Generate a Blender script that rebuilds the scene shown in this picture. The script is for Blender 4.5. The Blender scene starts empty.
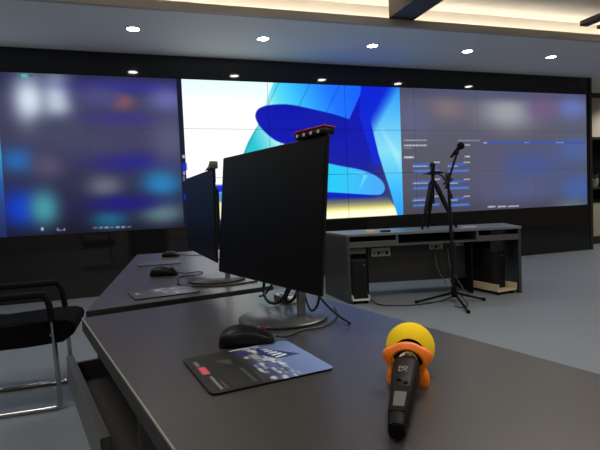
import bpy, bmesh, math, random
import numpy as np
from mathutils import Vector, Matrix, Euler
random.seed(7)
PI = math.pi
SC = bpy.context.scene
COL = SC.collection

# ------------------------------------------------------------------ helpers
def srgb(r, g, b):
    def f(c):
        c /= 255.0
        return c / 12.92 if c <= 0.04045 else ((c + 0.055) / 1.055) ** 2.4
    return (f(r), f(g), f(b), 1.0)

def material(name, color, rough=0.5, metal=0.0, noise=0.0, scale=30.0, bump=0.0, spec=0.5, emit=None, strength=0.0, coat=0.0):
    m = bpy.data.materials.new(name); m.use_nodes = True
    nt = m.node_tree; b = nt.nodes['Principled BSDF']
    b.inputs['Base Color'].default_value = color
    b.inputs['Roughness'].default_value = rough
    b.inputs['Metallic'].default_value = metal
    b.inputs['Specular IOR Level'].default_value = spec
    b.inputs['Coat Weight'].default_value = coat
    if emit:
        b.inputs['Emission Color'].default_value = emit
        b.inputs['Emission Strength'].default_value = strength
    if noise or bump:
        tc = nt.nodes.new('ShaderNodeTexCoord'); n = nt.nodes.new('ShaderNodeTexNoise')
        n.inputs['Scale'].default_value = scale; n.inputs['Detail'].default_value = 5
        nt.links.new(tc.outputs['Object'], n.inputs['Vector'])
        if noise:
            mx = nt.nodes.new('ShaderNodeMix'); mx.data_type = 'RGBA'
            mx.inputs['A'].default_value = tuple(c * (1 - noise) for c in color[:3]) + (1,)
            mx.inputs['B'].default_value = tuple(min(1, c * (1 + noise)) for c in color[:3]) + (1,)
            nt.links.new(n.outputs['Fac'], mx.inputs['Factor']); nt.links.new(mx.outputs['Result'], b.inputs['Base Color'])
        if bump:
            bp = nt.nodes.new('ShaderNodeBump'); bp.inputs['Strength'].default_value = bump; bp.inputs['Distance'].default_value = 0.002
            nt.links.new(n.outputs['Fac'], bp.inputs['Height']); nt.links.new(bp.outputs['Normal'], b.inputs['Normal'])
    return m

def attr_material(name, rough=0.5, emission=None, spec=0.5):
    m = bpy.data.materials.new(name); m.use_nodes = True
    nt = m.node_tree; b = nt.nodes['Principled BSDF']
    a = nt.nodes.new('ShaderNodeAttribute'); a.attribute_name = 'design'
    b.inputs['Roughness'].default_value = rough; b.inputs['Specular IOR Level'].default_value = spec
    if emission:
        b.inputs['Base Color'].default_value = (0.004, 0.004, 0.005, 1)
        nt.links.new(a.outputs['Color'], b.inputs['Emission Color']); b.inputs['Emission Strength'].default_value = emission
        m.cycles.emission_sampling = 'NONE'
    else:
        nt.links.new(a.outputs['Color'], b.inputs['Base Color'])
    return m

class MB:
    """collects shapes and links them as one mesh object"""
    def __init__(s): s.bm = bmesh.new()
    def box(s, x0, x1, y0, y1, z0, z1, bevel=0.0, rot=None, seg=2):
        t = bmesh.new()
        bmesh.ops.create_cube(t, size=1.0)
        for v in t.verts: v.co = Vector(((x0 + x1) / 2 + v.co.x * (x1 - x0), (y0 + y1) / 2 + v.co.y * (y1 - y0), (z0 + z1) / 2 + v.co.z * (z1 - z0)))
        if bevel: bmesh.ops.bevel(t, geom=t.edges[:] , offset=bevel, segments=seg, profile=0.5, affect='EDGES')
        if rot is not None: bmesh.ops.transform(t, matrix=rot, verts=t.verts)
        return s.add(t)
    def add(s, t):
        me = bpy.data.meshes.new('tmp'); t.to_mesh(me); t.free(); s.bm.from_mesh(me); bpy.data.meshes.remove(me); return s
    def tube(s, pts, r, n=8, caps=True, smooth=0):
        pts = [Vector(p) for p in pts]
        for _ in range(smooth):                     # Chaikin
            q = [pts[0]]
            for a, b in zip(pts, pts[1:]): q += [a * .75 + b * .25, a * .25 + b * .75]
            pts = q + [pts[-1]]
        rs = r if isinstance(r, (list, tuple)) else [r] * len(pts)
        rings = []; prev = None
        for i, p in enumerate(pts):
            t = (pts[min(i + 1, len(pts) - 1)] - pts[max(i - 1, 0)]).normalized()
            if prev is None:
                u = t.cross(Vector((0, 0, 1)))
                if u.length < 1e-3: u = t.cross(Vector((1, 0, 0)))
            else: u = prev - t * prev.dot(t)
            u.normalize(); prev = u; w = t.cross(u)
            k = rs[min(i, len(rs) - 1)]
            rings.append([s.bm.verts.new(p + (u * math.cos(2 * PI * j / n) + w * math.sin(2 * PI * j / n)) * k) for j in range(n)])
        for a, b in zip(rings, rings[1:]):
            for j in range(n): s.bm.faces.new((a[j], a[(j + 1) % n], b[(j + 1) % n], b[j]))
        if caps: s.bm.faces.new(rings[0][::-1]); s.bm.faces.new(rings[-1])
        return s
    def loft(s, rings, caps=True):
        rv = [[s.bm.verts.new(p) for p in r] for r in rings]; n = len(rv[0])
        for a, b in zip(rv, rv[1:]):
            for j in range(n): s.bm.faces.new((a[j], a[(j + 1) % n], b[(j + 1) % n], b[j]))
        if caps: s.bm.faces.new(rv[0][::-1]); s.bm.faces.new(rv[-1])
        return s
    def lathe(s, prof, n=32, caps=True, M=None):
        rings = [[Vector((r * math.cos(2 * PI * j / n), r * math.sin(2 * PI * j / n), z)) for j in range(n)] for r, z in prof]
        if M is not None: rings = [[M @ p for p in r] for r in rings]
        return s.loft(rings, caps)
    def prism(s, poly, z0, z1, bevel=0.0, M=None):
        t = bmesh.new()
        a = [t.verts.new((p[0], p[1], z0)) for p in poly]; b = [t.verts.new((p[0], p[1], z1)) for p in poly]; n = len(poly)
        t.faces.new(a[::-1]); t.faces.new(b)
        for j in range(n): t.faces.new((a[j], a[(j + 1) % n], b[(j + 1) % n], b[j]))
        bmesh.ops.recalc_face_normals(t, faces=t.faces)
        if bevel: bmesh.ops.bevel(t, geom=[e for e in t.edges], offset=bevel, segments=2, profile=0.5, affect='EDGES')
        if M is not None: bmesh.ops.transform(t, matrix=M, verts=t.verts)
        return s.add(t)
    def build(s, name, mat, parent=None, smooth=False, label=None):
        bmesh.ops.recalc_face_normals(s.bm, faces=s.bm.faces)
        me = bpy.data.meshes.new(name); s.bm.to_mesh(me); s.bm.free()
        me.materials.append(mat)
        if smooth:
            for p in me.polygons: p.use_smooth = True
            me.set_sharp_from_angle(angle=math.radians(38))
        o = bpy.data.objects.new(name, me); COL.objects.link(o)
        if parent: o.parent = parent
        if label: o['label'] = label
        return o

def tag(o, label, cat, group=None):
    o['label'] = label; o['category'] = cat
    if group: o['group'] = group
    return o
def thing(name, label, cat, loc=(0, 0, 0), rz=0.0, group=None):
    o = bpy.data.objects.new(name, None); COL.objects.link(o)
    o.empty_display_size = 0.1
    o.location = loc; o.rotation_euler = (0, 0, rz)
    return tag(o, label, cat, group)
def struct(o): o['kind'] = 'structure'; return o
def copy_thing(root, loc, rz, label):
    r = root.copy(); COL.objects.link(r); r.location = loc; r.rotation_euler = (0, 0, rz); r['label'] = label
    for ch in list(root.children):
        c = ch.copy(); COL.objects.link(c); c.parent = r
        for g in list(ch.children):
            k = g.copy(); COL.objects.link(k); k.parent = c
    return r

# the room's long wall: s runs along it to the right, t comes out of it into the room
WA = math.radians(18.76)
WD = Vector((math.cos(WA), math.sin(WA), 0)); WM = Vector((math.sin(WA), -math.cos(WA), 0)); WP = Vector((0, 6.638, 0))
def wall_frame(o):
    o.location = WP; o.rotation_euler = (0, 0, WA); return o       # local x = s, local y = -t
def wl(s, t, z): return WP + WD * s + WM * t + Vector((0, 0, z))

CEIL = 2.89
# ------------------------------------------------------------------ materials
M_floor = material('grey_floor', srgb(123, 131, 138), 0.42, noise=0.05, scale=1.2, spec=0.4)
M_black_wall = material('black_lacquer_panel', srgb(26, 26, 28), 0.055, spec=0.45)
M_soffit = material('soffit_paint', srgb(228, 227, 224), 0.7)
M_tray = material('cream_ceiling_paint', srgb(196, 190, 180), 0.75)
M_lip = material('beige_trim_paint', srgb(178, 170, 160), 0.6)
M_beam = material('dark_wood', srgb(48, 40, 38), 0.45, noise=0.25, scale=9)
M_wall = material('cream_wall_paint', srgb(176, 166, 148), 0.7)
M_desk = material('charcoal_laminate', srgb(58, 56, 54), 0.33, noise=0.06, scale=160, spec=0.6)
M_desk_edge = material('charcoal_edge_band', srgb(62, 60, 58), 0.4)
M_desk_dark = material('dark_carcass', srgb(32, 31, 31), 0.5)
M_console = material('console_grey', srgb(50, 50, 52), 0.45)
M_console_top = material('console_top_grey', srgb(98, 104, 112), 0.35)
M_console_rail = material('console_rail_grey', srgb(72, 71, 72), 0.5)
M_black = material('black_plastic', srgb(15, 15, 17), 0.45, spec=0.25)
M_matte = material('matte_black', srgb(10, 10, 11), 0.7, spec=0.12)
M_screen = material('matte_screen_glass', srgb(11, 11, 12), 0.42, spec=0.25)
M_pc = material('black_steel', srgb(22, 22, 24), 0.5)
M_grey_metal = material('grey_metal', srgb(120, 122, 125), 0.35, metal=0.6)
M_base = material('dark_satin_metal', srgb(58, 60, 64), 0.34, metal=0.3)
M_chrome = material('chrome', srgb(165, 165, 168), 0.12, metal=1.0)
M_fabric = material('black_mesh_fabric', srgb(7, 7, 8), 0.9, bump=0.3, scale=300, spec=0.08)
M_foam = material('yellow_foam', srgb(255, 214, 40), 0.95, noise=0.06, scale=500, bump=0.6, spec=0.1)
M_orange = material('orange_silicone', srgb(255, 128, 22), 0.5)
M_mic = material('mic_black', srgb(10, 9, 9), 0.5, spec=0.15)
M_lcd = material('mic_lcd', srgb(74, 72, 67), 0.4)
M_print = material('grey_print', srgb(120, 112, 106), 0.6)
M_white = material('white_plastic', srgb(205, 205, 200), 0.4)
M_socket = material('grey_socket_plastic', srgb(150, 150, 150), 0.4)
M_beige = material('beige_plastic', srgb(196, 180, 145), 0.5)
M_cable = material('black_cable', srgb(20, 21, 26), 0.5)
M_bluecable = material('dark_blue_cable', srgb(20, 26, 48), 0.45)
M_red = material('red_plastic', srgb(170, 45, 48), 0.45)
M_yellow = material('pale_yellow_card', srgb(215, 200, 140), 0.6)
M_grey_cable = material('grey_cable', srgb(84, 84, 84), 0.6)
M_wheel = material('dull_red_wheel', srgb(96, 36, 32), 0.5)
M_edge_highlight = material('painted_edge_highlight', srgb(132, 128, 122), 0.4)
M_leaf = material('leaf_green', srgb(70, 78, 62), 0.6, noise=0.3, scale=40)
M_pot = material('stone_pot', srgb(150, 148, 140), 0.6, noise=0.3, scale=25)
M_lamp = material('lamp_diffuser', (1, 1, 1, 1), 0.5, emit=(1.0, 0.97, 0.92, 1), strength=40)
M_led = material('cove_led', (1, 1, 1, 1), 0.5, emit=(1.0, 0.90, 0.76, 1), strength=22)
M_display = attr_material('display_image', 0.5, emission=1.1, spec=0.15)
M_pad = attr_material('mouse_pad_print', 0.45)
POLY = {
    'teal_disc': [(-0.741, 1.664), (-0.666, 1.831), (-0.594, 1.948), (-0.522, 2.052), (-0.446, 2.222), (-0.398, 2.379), (-0.339, 2.498), (-0.263, 2.643), (1.069, 2.695), (1.034, 2.596), (0.786, 2.147), (0.482, 1.72), (-0.523, 1.465)],
    'leaf': [(-0.556, 2.181), (-0.526, 2.246), (-0.47, 2.286), (-0.374, 2.314), (-0.209, 2.331), (-0.042, 2.328), (0.213, 2.281), (0.503, 2.225), (0.786, 2.147), (0.823, 1.926), (0.045, 1.723), (-0.163, 1.804), (-0.287, 1.844), (-0.393, 1.923), (-0.483, 2.013), (-0.54, 2.104)],
    'mass': [(1.035, 2.61), (1.069, 2.695), (1.532, 2.712), (1.111, 2.166), (1.234, 1.644), (1.527, 0.757), (1.573, 0.667), (1.409, 0.676), (1.226, 1.002), (0.453, 1.033), (0.232, 1.041), (0.261, 1.722), (0.503, 2.225), (0.786, 2.147)],
    'tongue': [(0.269, 1.572), (0.4, 1.55), (0.668, 1.49), (0.866, 1.459), (1.035, 1.413), (1.175, 1.353), (1.269, 1.28), (1.314, 1.207), (1.312, 1.142), (1.278, 1.093), (1.197, 1.068), (0.759, 1.112), (0.383, 1.146), (0.251, 1.15)],
    'stripe': [(1.258, 2.702), (1.779, 2.722), (1.707, 0.66), (1.532, 0.669), (1.379, 1.198), (1.234, 1.644), (1.111, 2.166)],
    'floor_band': [(-1.543, 1.124), (-1.068, 1.106), (0.306, 1.059), (0.755, 1.007), (1.401, 0.908), (1.495, 0.802), (1.54, 0.669), (-1.564, 0.737)],
}
BLOB_LEFT = [(-3.173, 2.31, 0.118, 0.20, (200, 214, 226), 1), (-2.885, 2.32, 0.112, 0.21, (185, 198, 212), 1), (-2.182, 2.321, 0.088, 0.072, (150, 80, 70), 1), (-2.082, 2.49, 0.495, 0.06, (45, 42, 130), 1), (-1.647, 2.347, 0.168, 0.108, (95, 98, 160), 1), (-2.424, 2.362, 0.22, 0.096, (70, 70, 120), 1), (-2.217, 2.095, 0.345, 0.069, (55, 45, 125), 1), (-3.326, 1.634, 0.133, 0.103, (35, 95, 165), 1), (-3.025, 1.572, 0.126, 0.104, (80, 72, 98), 1), (-3.341, 1.092, 0.136, 0.15, (15, 55, 185), 1), (-3.097, 1.081, 0.116, 0.149, (65, 140, 155), 1), (-2.43, 1.313, 0.143, 0.103, (92, 98, 112), 1), (-2.131, 1.618, 0.33, 0.096, (32, 30, 130), 1), (-1.774, 1.33, 0.168, 0.125, (35, 120, 175), 1), (-1.782, 0.96, 0.192, 0.1, (85, 112, 120), 1), (-2.397, 0.918, 0.143, 0.084, (28, 90, 125), 1), (-2.217, 1.102, 0.299, 0.072, (30, 25, 115), 1), (-2.454, 1.858, 0.44, 0.161, (62, 62, 92), 1), (-1.65, 1.857, 0.168, 0.225, (80, 80, 112), 1), (-2.876, 1.973, 0.2, 0.115, (62, 66, 92), 1)]
BLOB_RIGHT = [(3.527, 2.293, 0.38, 0.192, (150, 152, 160), 1), (2.417, 2.332, 0.252, 0.13, (118, 105, 112), 1), (4.84, 2.398, 0.258, 0.148, (98, 112, 175), 1), (4.228, 2.37, 0.225, 0.144, (108, 88, 122), 1), (4.892, 1.69, 0.301, 0.153, (75, 95, 150), 1), (4.947, 1.056, 0.308, 0.187, (66, 92, 155), 1), (4.81, 0.726, 0.264, 0.099, (92, 108, 112), 1), (3.943, 1.457, 0.52, 0.192, (70, 84, 138), 1), (3.733, 1.062, 0.6, 0.144, (80, 86, 125), 1), (3.159, 1.423, 0.19, 0.31, (86, 84, 110), 1), (1.842, 2.147, 0.198, 0.174, (90, 92, 125), 1), (3.38, 2.584, 1.14, 0.078, (80, 82, 112), 1)]
MARKS = [(1.649, 2.036, 1.842, 1.864, (180, 180, 195)), (1.646, 2.034, 1.766, 1.791, (225, 225, 235)), (1.645, 1.778, 1.733, 1.748, (150, 150, 165)), (1.64, 1.807, 1.588, 1.624, (225, 225, 235)), (2.7, 2.791, 1.591, 1.621, (225, 225, 235)), (2.58, 2.983, 1.841, 1.859, (170, 170, 185)), (2.578, 2.796, 1.772, 1.791, (225, 225, 235)), (3.057, 5.114, 1.792, 1.832, (58, 84, 165)), (3.057, 3.113, 1.802, 1.825, (225, 225, 235)), (3.851, 3.931, 1.805, 1.824, (150, 170, 215)), (4.488, 4.657, 1.803, 1.823, (150, 170, 215)), (1.787, 2.163, 1.482, 1.519, (62, 98, 180)), (1.786, 2.041, 1.461, 1.483, (200, 205, 215)), (2.146, 2.251, 1.515, 1.538, (215, 215, 225)), (1.785, 2.248, 1.444, 1.459, (55, 80, 150)), (1.783, 2.247, 1.378, 1.422, (62, 98, 180)), (1.8, 2.229, 1.394, 1.409, (100, 135, 200)), (2.391, 2.696, 1.472, 1.51, (62, 98, 180)), (2.39, 2.569, 1.451, 1.473, (200, 205, 215)), (2.679, 2.789, 1.507, 1.53, (215, 215, 225)), (2.389, 2.786, 1.434, 1.449, (55, 80, 150)), (2.388, 2.785, 1.366, 1.411, (62, 98, 180)), (2.405, 2.766, 1.382, 1.398, (100, 135, 200)), (1.778, 2.154, 1.232, 1.269, (62, 98, 180)), (1.777, 2.032, 1.211, 1.233, (200, 205, 215)), (2.138, 2.243, 1.263, 1.285, (215, 215, 225)), (1.776, 2.24, 1.194, 1.208, (55, 80, 150)), (1.775, 2.239, 1.127, 1.171, (62, 98, 180)), (1.791, 2.221, 1.143, 1.158, (100, 135, 200)), (2.383, 2.689, 1.216, 1.253, (62, 98, 180)), (2.382, 2.561, 1.195, 1.217, (200, 205, 215)), (2.671, 2.781, 1.248, 1.271, (215, 215, 225)), (2.381, 2.779, 1.176, 1.192, (55, 80, 150)), (2.38, 2.777, 1.108, 1.154, (62, 98, 180)), (2.398, 2.759, 1.125, 1.14, (100, 135, 200)), (1.769, 2.146, 0.981, 1.018, (62, 98, 180)), (1.768, 2.024, 0.961, 0.983, (200, 205, 215)), (2.13, 2.235, 1.009, 1.031, (215, 215, 225)), (1.768, 2.232, 0.942, 0.957, (55, 80, 150)), (1.766, 2.23, 0.875, 0.92, (62, 98, 180)), (1.783, 2.213, 0.891, 0.906, (100, 135, 200)), (2.375, 2.681, 0.958, 0.996, (62, 98, 180)), (2.374, 2.553, 0.938, 0.961, (200, 205, 215)), (2.664, 2.774, 0.989, 1.012, (215, 215, 225)), (2.373, 2.771, 0.918, 0.934, (55, 80, 150)), (2.372, 2.77, 0.85, 0.896, (62, 98, 180)), (2.39, 2.751, 0.867, 0.882, (100, 135, 200)), (3.105, 3.257, 0.806, 0.834, (225, 225, 235)), (3.296, 3.451, 0.8, 0.829, (225, 225, 235)), (3.49, 3.707, 0.797, 0.822, (225, 225, 235)), (-3.277, -3.247, 2.561, 2.589, (25, 120, 120)), (-3.237, -3.177, 2.563, 2.597, (60, 190, 180)), (-3.157, -3.116, 2.572, 2.594, (25, 100, 110)), (-3.142, -3.117, 0.824, 0.858, (200, 205, 215)), (-2.977, -2.966, 0.815, 0.843, (170, 175, 190)), (-2.967, -2.893, 0.811, 0.82, (170, 175, 190)), (-2.903, -2.893, 0.81, 0.839, (170, 175, 190)), (-2.591, -2.547, 0.813, 0.832, (110, 110, 130)), (-2.528, -2.484, 0.811, 0.83, (170, 170, 185)), (-2.465, -2.421, 0.809, 0.828, (170, 170, 185)), (-2.402, -2.357, 0.807, 0.827, (110, 110, 130)), (-2.338, -2.293, 0.805, 0.825, (170, 170, 185)), (-2.273, -2.228, 0.803, 0.823, (170, 170, 185)), (-2.208, -2.163, 0.802, 0.821, (110, 110, 130)), (-1.509, -1.479, 1.634, 1.671, (210, 220, 240)), (-1.522, -1.461, 1.485, 1.572, (20, 40, 220)), (-1.514, -1.483, 1.423, 1.472, (150, 160, 200)), (-1.518, -1.493, 1.348, 1.41, (120, 120, 150)), (-1.517, -1.462, 1.11, 1.185, (20, 30, 230))]

# ------------------------------------------------------------------ room shell
def wall_local(mb, name, mat, parent=None): return wall_frame(mb.build(name, mat))
b = MB().box(-14, 16, -9.5, 4, -0.1, 0.0); fl = struct(wall_frame(b.build('floor', M_floor))); fl.location.z = 0
# black panelled wall that frames the displays: fascia above, skirt below, a pier at each end, plain backing behind
b = MB()
b.box(-9.0, 5.215, -0.0, 0.30, 2.617, CEIL)
b.box(-9.0, 5.215, -0.0, 0.30, 0.0, 0.764)
b.box(5.165, 5.215, -0.0, 0.30, 0.764, 2.617)
b.box(-9.0, -4.80, -0.0, 0.30, 0.764, 2.617)
b.box(-4.80, 5.165, 0.06, 0.30, 0.764, 2.617)
struct(wall_frame(b.build('wall_back', M_black_wall)))
b = MB().box(5.2155, 5.262, -0.012, 1.0, 0.0, CEIL); struct(wall_frame(b.build('trim_1', M_beam)))
LIP0, LIP1 = 1.45, 1.59       # the soffit's front edge at s = -2.2 and s = 3.5
def lip(s): return LIP0 + (LIP1 - LIP0) * (s + 2.225) / 5.774
soff = [(-9, 1.2), (16, 1.2), (16, -lip(16)), (-9, -lip(-9))]
b = MB().prism(soff, CEIL, CEIL + 0.05); struct(wall_frame(b.build('ceiling', M_soffit)))
lipp = [(-9, -lip(-9) + 0.04), (16, -lip(16) + 0.04), (16, -lip(16) - 0.012), (-9, -lip(-9) - 0.012)]
b = MB().prism(lipp, CEIL - 0.004, CEIL + 0.075); struct(wall_frame(b.build('trim_2', M_lip)))
b = MB()                       # recessed tray ceiling and its upstand behind the lip
b.box(-9, 16, -9.5, -1.15, 3.16, 3.30)
b.prism([(-9, -lip(-9) + .17), (16, -lip(16) + .17), (16, -lip(16) + .25), (-9, -lip(-9) + .25)], CEIL + 0.05, 3.25)
struct(wall_frame(b.build('ceiling', M_tray)))
ledp = [(-9, -lip(-9) + 0.10), (16, -lip(16) + 0.10), (16, -lip(16) + 0.075), (-9, -lip(-9) + 0.075)]
b = MB().prism(ledp, CEIL + 0.052, CEIL + 0.062)
tag(wall_frame(b.build('cove_light_strip', M_led)), 'warm glowing light strip hidden in the ceiling cove above the lip', 'light')
# dark beams crossing the tray
b = MB().box(0.585, 0.885, -9.0, -lip(0.7) - 0.012, 2.955, 3.22, 0.008); struct(wall_frame(b.build('trim_3', M_beam)))
b = MB().box(2.97, 3.09, -9.0, -1.80, 2.955, 3.02, 0.015).box(3.24, 3.32, -9.0, -1.80, 2.945, 2.985, .01).box(3.0, 3.06, -9.0, -2.6, 3.02, 3.22).box(3.25, 3.31, -9.0, -2.6, 2.98, 3.22); struct(wall_frame(b.build('trim_4', M_beam)))
# the other walls
b = MB().box(-9.2, -9.0, -9.5, 0.3, 0, 3.25); struct(wall_frame(b.build('wall_left', M_wall)))
b = MB().box(9.0, 9.2, -9.5, 1.2, 0, 3.25); struct(wall_frame(b.build('wall_right', M_wall)))
b = MB().box(-9.2, 9.2, -9.7, -9.5, 0, 3.25); struct(wall_frame(b.build('wall_front', M_wall)))
b = MB().box(5.22, 9.2, 1.0, 1.2, 0, CEIL); struct(wall_frame(b.build('wall_recess', M_wall)))

# ------------------------------------------------------------------ display wall content
def G(c):
    c = np.asarray(c, float) / 255.0
    return np.where(c <= 0.04045, c / 12.92, ((c + 0.055) / 1.055) ** 2.4)
def inside(poly, X, Y, soft=0.007):
    """smooth coverage of a polygon: signed distance with a soft edge"""
    ins = np.zeros(X.shape, bool); dist = np.full(X.shape, 1e9); n = len(poly)
    for i in range(n):
        x0, y0 = poly[i]; x1, y1 = poly[(i + 1) % n]
        with np.errstate(divide='ignore', invalid='ignore'):
            c = ((y0 > Y) != (y1 > Y)) & (X < (x1 - x0) * (Y - y0) / (y1 - y0 if y1 != y0 else 1e-9) + x0)
        ins ^= c
        L2 = (x1 - x0) ** 2 + (y1 - y0) ** 2 + 1e-12
        t = np.clip(((X - x0) * (x1 - x0) + (Y - y0) * (y1 - y0)) / L2, 0, 1)
        dist = np.minimum(dist, np.hypot(X - x0 - t * (x1 - x0), Y - y0 - t * (y1 - y0)))
    sd = np.where(ins, dist, -dist)
    return np.clip(sd / (2 * soft) + 0.5, 0, 1)[..., None]
def smooth_poly(p, it=2):
    for _ in range(it):
        q = []
        for (a, b), (c, d) in zip(p, p[1:] + p[:1]): q += [(a * .75 + c * .25, b * .75 + d * .25), (a * .25 + c * .75, b * .25 + d * .75)]
        p = q
    return p
def ramp(v, stops):
    xs = [s[0] for s in stops]; cs = np.array([s[1] for s in stops], float)
    return np.stack([np.interp(v, xs, cs[:, k]) for k in range(3)], -1)
def over(img, col, a): return img * (1 - a) + np.asarray(col, float) * a
def blobs(img, lst, S, Z):
    for s, z, a, b_, c, w in lst:
        a *= 1.05; b_ *= 1.05
        g = (np.exp(-0.5 * (((S - s) / a) ** 2 + ((Z - z) / b_) ** 2) ** 1.15) * w)[..., None]
        img = over(img, c, g)
    return img
def content(S, Z):
    v = (Z - 0.769) / 1.843
    # left picture: out-of-focus dashboard
    L = ramp(v, [(0, (20, 20, 38)), (.10, (28, 29, 54)), (.35, (44, 45, 74)), (.6, (56, 57, 84)), (.85, (58, 60, 88)), (1, (38, 40, 72))])
    L = blobs(L, BLOB_LEFT, S, Z)
    # right picture: grey dashboard with cards
    R = ramp(v, [(0, (66, 66, 80)), (.2, (80, 80, 96)), (.6, (86, 85, 100)), (.9, (86, 87, 108)), (1, (62, 64, 86))])
    R = blobs(R, BLOB_RIGHT, S, Z)
    # middle picture: abstract blue shapes on white
    C = ramp(v, [(0, (250, 250, 252)), (.8, (252, 254, 255)), (1, (222, 250, 250))])
    low = ramp(Z, [(.76, (238, 232, 170)), (.80, (252, 250, 228)), (.86, (250, 247, 205)), (.90, (228, 218, 130)), (.94, (165, 162, 110)), (.99, (104, 110, 112)), (1.05, (58, 66, 104)), (1.09, (12, 36, 160))])
    lowl = ramp(Z, [(.78, (40, 70, 130)), (.83, (50, 70, 130)), (.86, (240, 236, 170)), (.95, (246, 244, 205)), (1.05, (235, 235, 190)), (1.09, (90, 120, 160))])
    low = np.where((S < -.6)[..., None], lowl, low)
    C = over(C, low, inside(POLY['floor_band'], S, Z))
    C = over(C, (10, 40, 215), inside([(-1.5, 1.19), (-.95, 1.19), (-.95, 1.285), (-1.5, 1.285)], S, Z, .015))
    C = over(C, (60, 140, 220), inside([(-1.5, 1.10), (-.95, 1.10), (-.95, 1.185), (-1.5, 1.185)], S, Z, .015))
    u = S * 0.9 + Z * 0.35
    teal = ramp(u, [(.1, (35, 190, 205)), (.45, (190, 238, 242)), (.62, (90, 215, 235)), (.9, (50, 180, 245)), (1.35, (25, 110, 250)), (1.9, (15, 90, 250))])
    lines = (np.abs(((S + 0.55 * (2.6 - Z)) * 2.3) % 1 - .5) < .03)[..., None]
    teal = np.where(lines, teal * 0.86, teal)
    C = over(C, teal, inside(POLY['teal_disc'], S, Z))
    C = over(C, (28, 40, 130), inside([(.2, .70), (1.62, .70), (1.62, 1.2), (.2, 1.2)], S, Z))
    C = over(C, ramp(Z, [(1.0, (30, 50, 150)), (1.4, (22, 32, 150)), (1.75, (12, 22, 165)), (2.2, (8, 20, 175)), (2.6, (6, 30, 205))]), inside(POLY['mass'], S, Z))
    ur = inside([(1.0, 2.7), (1.7, 2.7), (1.7, 1.5), (1.15, 1.5), (0.95, 2.2)], S, Z, .01)
    C = over(C, (8, 34, 205), ur)
    dk = np.clip((S - 1.02) / .35, 0, 1)[..., None] * np.clip((1.7 - Z) / .3, 0, 1)[..., None] * np.clip((Z - .75) / .1, 0, 1)[..., None]
    C = over(C, (55, 60, 105), dk * inside(POLY['mass'], S, Z) * .75)
    C = over(C, low, inside([(.3, .72), (1.60, .72), (1.36, 1.06), (.3, 1.06)], S, Z, .02)  )
    C = over(C, (8, 26, 190), inside([(.2, 1.06), (1.12, 1.05), (1.30, 1.10), (1.28, 1.16), (.2, 1.16)], S, Z, .03))
    C = over(C, ramp(S, [(-.4, (4, 14, 170)), (.6, (6, 18, 160))]), inside(smooth_poly(POLY['leaf']), S, Z))
    C = over(C, ramp(S, [(.3, (25, 200, 235)), (.75, (50, 190, 240)), (1.15, (70, 165, 240))]), inside(smooth_poly(POLY['tongue']), S, Z))
    C = over(C, (140, 225, 245), inside([(.75, 1.42), (1.05, 1.36), (.9, 1.15), (1.0, 1.40)], S, Z) * .5)
    st = ramp(Z, [(.76, (40, 150, 235)), (1.2, (60, 185, 245)), (1.7, (130, 215, 235)), (2.1, (95, 190, 240)), (2.6, (40, 150, 240))])
    fade = np.clip((S - .93 - np.clip(Z - 1.9, 0, .7) * .66) / .22, 0, 1)
    C = over(C, st, inside(POLY['stripe'], S, Z) * fade[..., None])
    C = over(C, (190, 240, 245), inside([(1.3, 2.0), (1.58, 1.65), (1.58, 1.42), (1.42, 1.75)], S, Z, .04) * .45)
    img = np.where((S < -1.475)[..., None], L, np.where((S < 1.60)[..., None], C, R))
    edge = ramp(Z, [(.8, (30, 40, 90)), (1.35, (40, 80, 150)), (1.7, (60, 150, 190)), (1.95, (20, 110, 120)), (2.0, (235, 245, 250)), (2.45, (240, 248, 250)), (2.5, (30, 40, 90))])
    img = np.where(((S > -1.535) & (S < -1.478))[..., None], np.array((16, 18, 40.)), img)
    img = np.where((S < -3.49)[..., None], edge, img)
    dash = (.55 + .45 * np.sin(S * 230 + np.sin(S * 61) * 3) > .35) * 1.0
    for s0, s1, z0, z1, c in MARKS:
        pale = min(c) > 140
        if pale and s0 > 1.5: zc = (z0 + z1) / 2; z0, z1 = zc + (z0 - zc) * .72, zc + (z1 - zc) * .72
        img = over(img, c, inside([(s0, z0), (s1, z0), (s1, z1), (s0, z1)], S, Z, .008) * (.55 + .3 * dash[..., None] if pale else .85))
    return img
def grid_mesh(name, origin, du, dv, nu, nv, colors, mat):
    """flat sheet of nu x nv cells with a colour per vertex"""
    iu, iv = np.meshgrid(np.arange(nu + 1), np.arange(nv + 1))
    co = np.asarray(origin)[None, None] + iu[..., None] / nu * np.asarray(du) + iv[..., None] / nv * np.asarray(dv)
    me = bpy.data.meshes.new(name)
    k = np.arange((nu + 1) * (nv + 1)).reshape(nv + 1, nu + 1)
    f = np.stack([k[:-1, :-1], k[:-1, 1:], k[1:, 1:], k[1:, :-1]], -1).reshape(-1, 4)
    me.vertices.add(co.shape[0] * co.shape[1]); me.vertices.foreach_set('co', co.reshape(-1).astype(np.float32))
    me.loops.add(f.size); me.loops.foreach_set('vertex_index', f.reshape(-1).astype(np.int32))
    me.polygons.add(len(f)); me.polygons.foreach_set('loop_start', np.arange(0, f.size, 4, dtype=np.int32))
    me.update(calc_edges=True)
    at_ = me.attributes.new('design', 'FLOAT_COLOR', 'POINT')
    rgba = np.ones((co.shape[0] * co.shape[1], 4), np.float32); rgba[:, :3] = G(colors).reshape(-1, 3)
    at_.data.foreach_set('color', rgba.reshape(-1)); me.materials.append(mat)
    return me
PW, PH = 1.105, 1.843 / 3
vw = thing('video_wall', 'huge glowing video wall of tiled display panels set into the black wall', 'video wall', WP + Vector((0, 0, 0.769)), WA)
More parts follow.
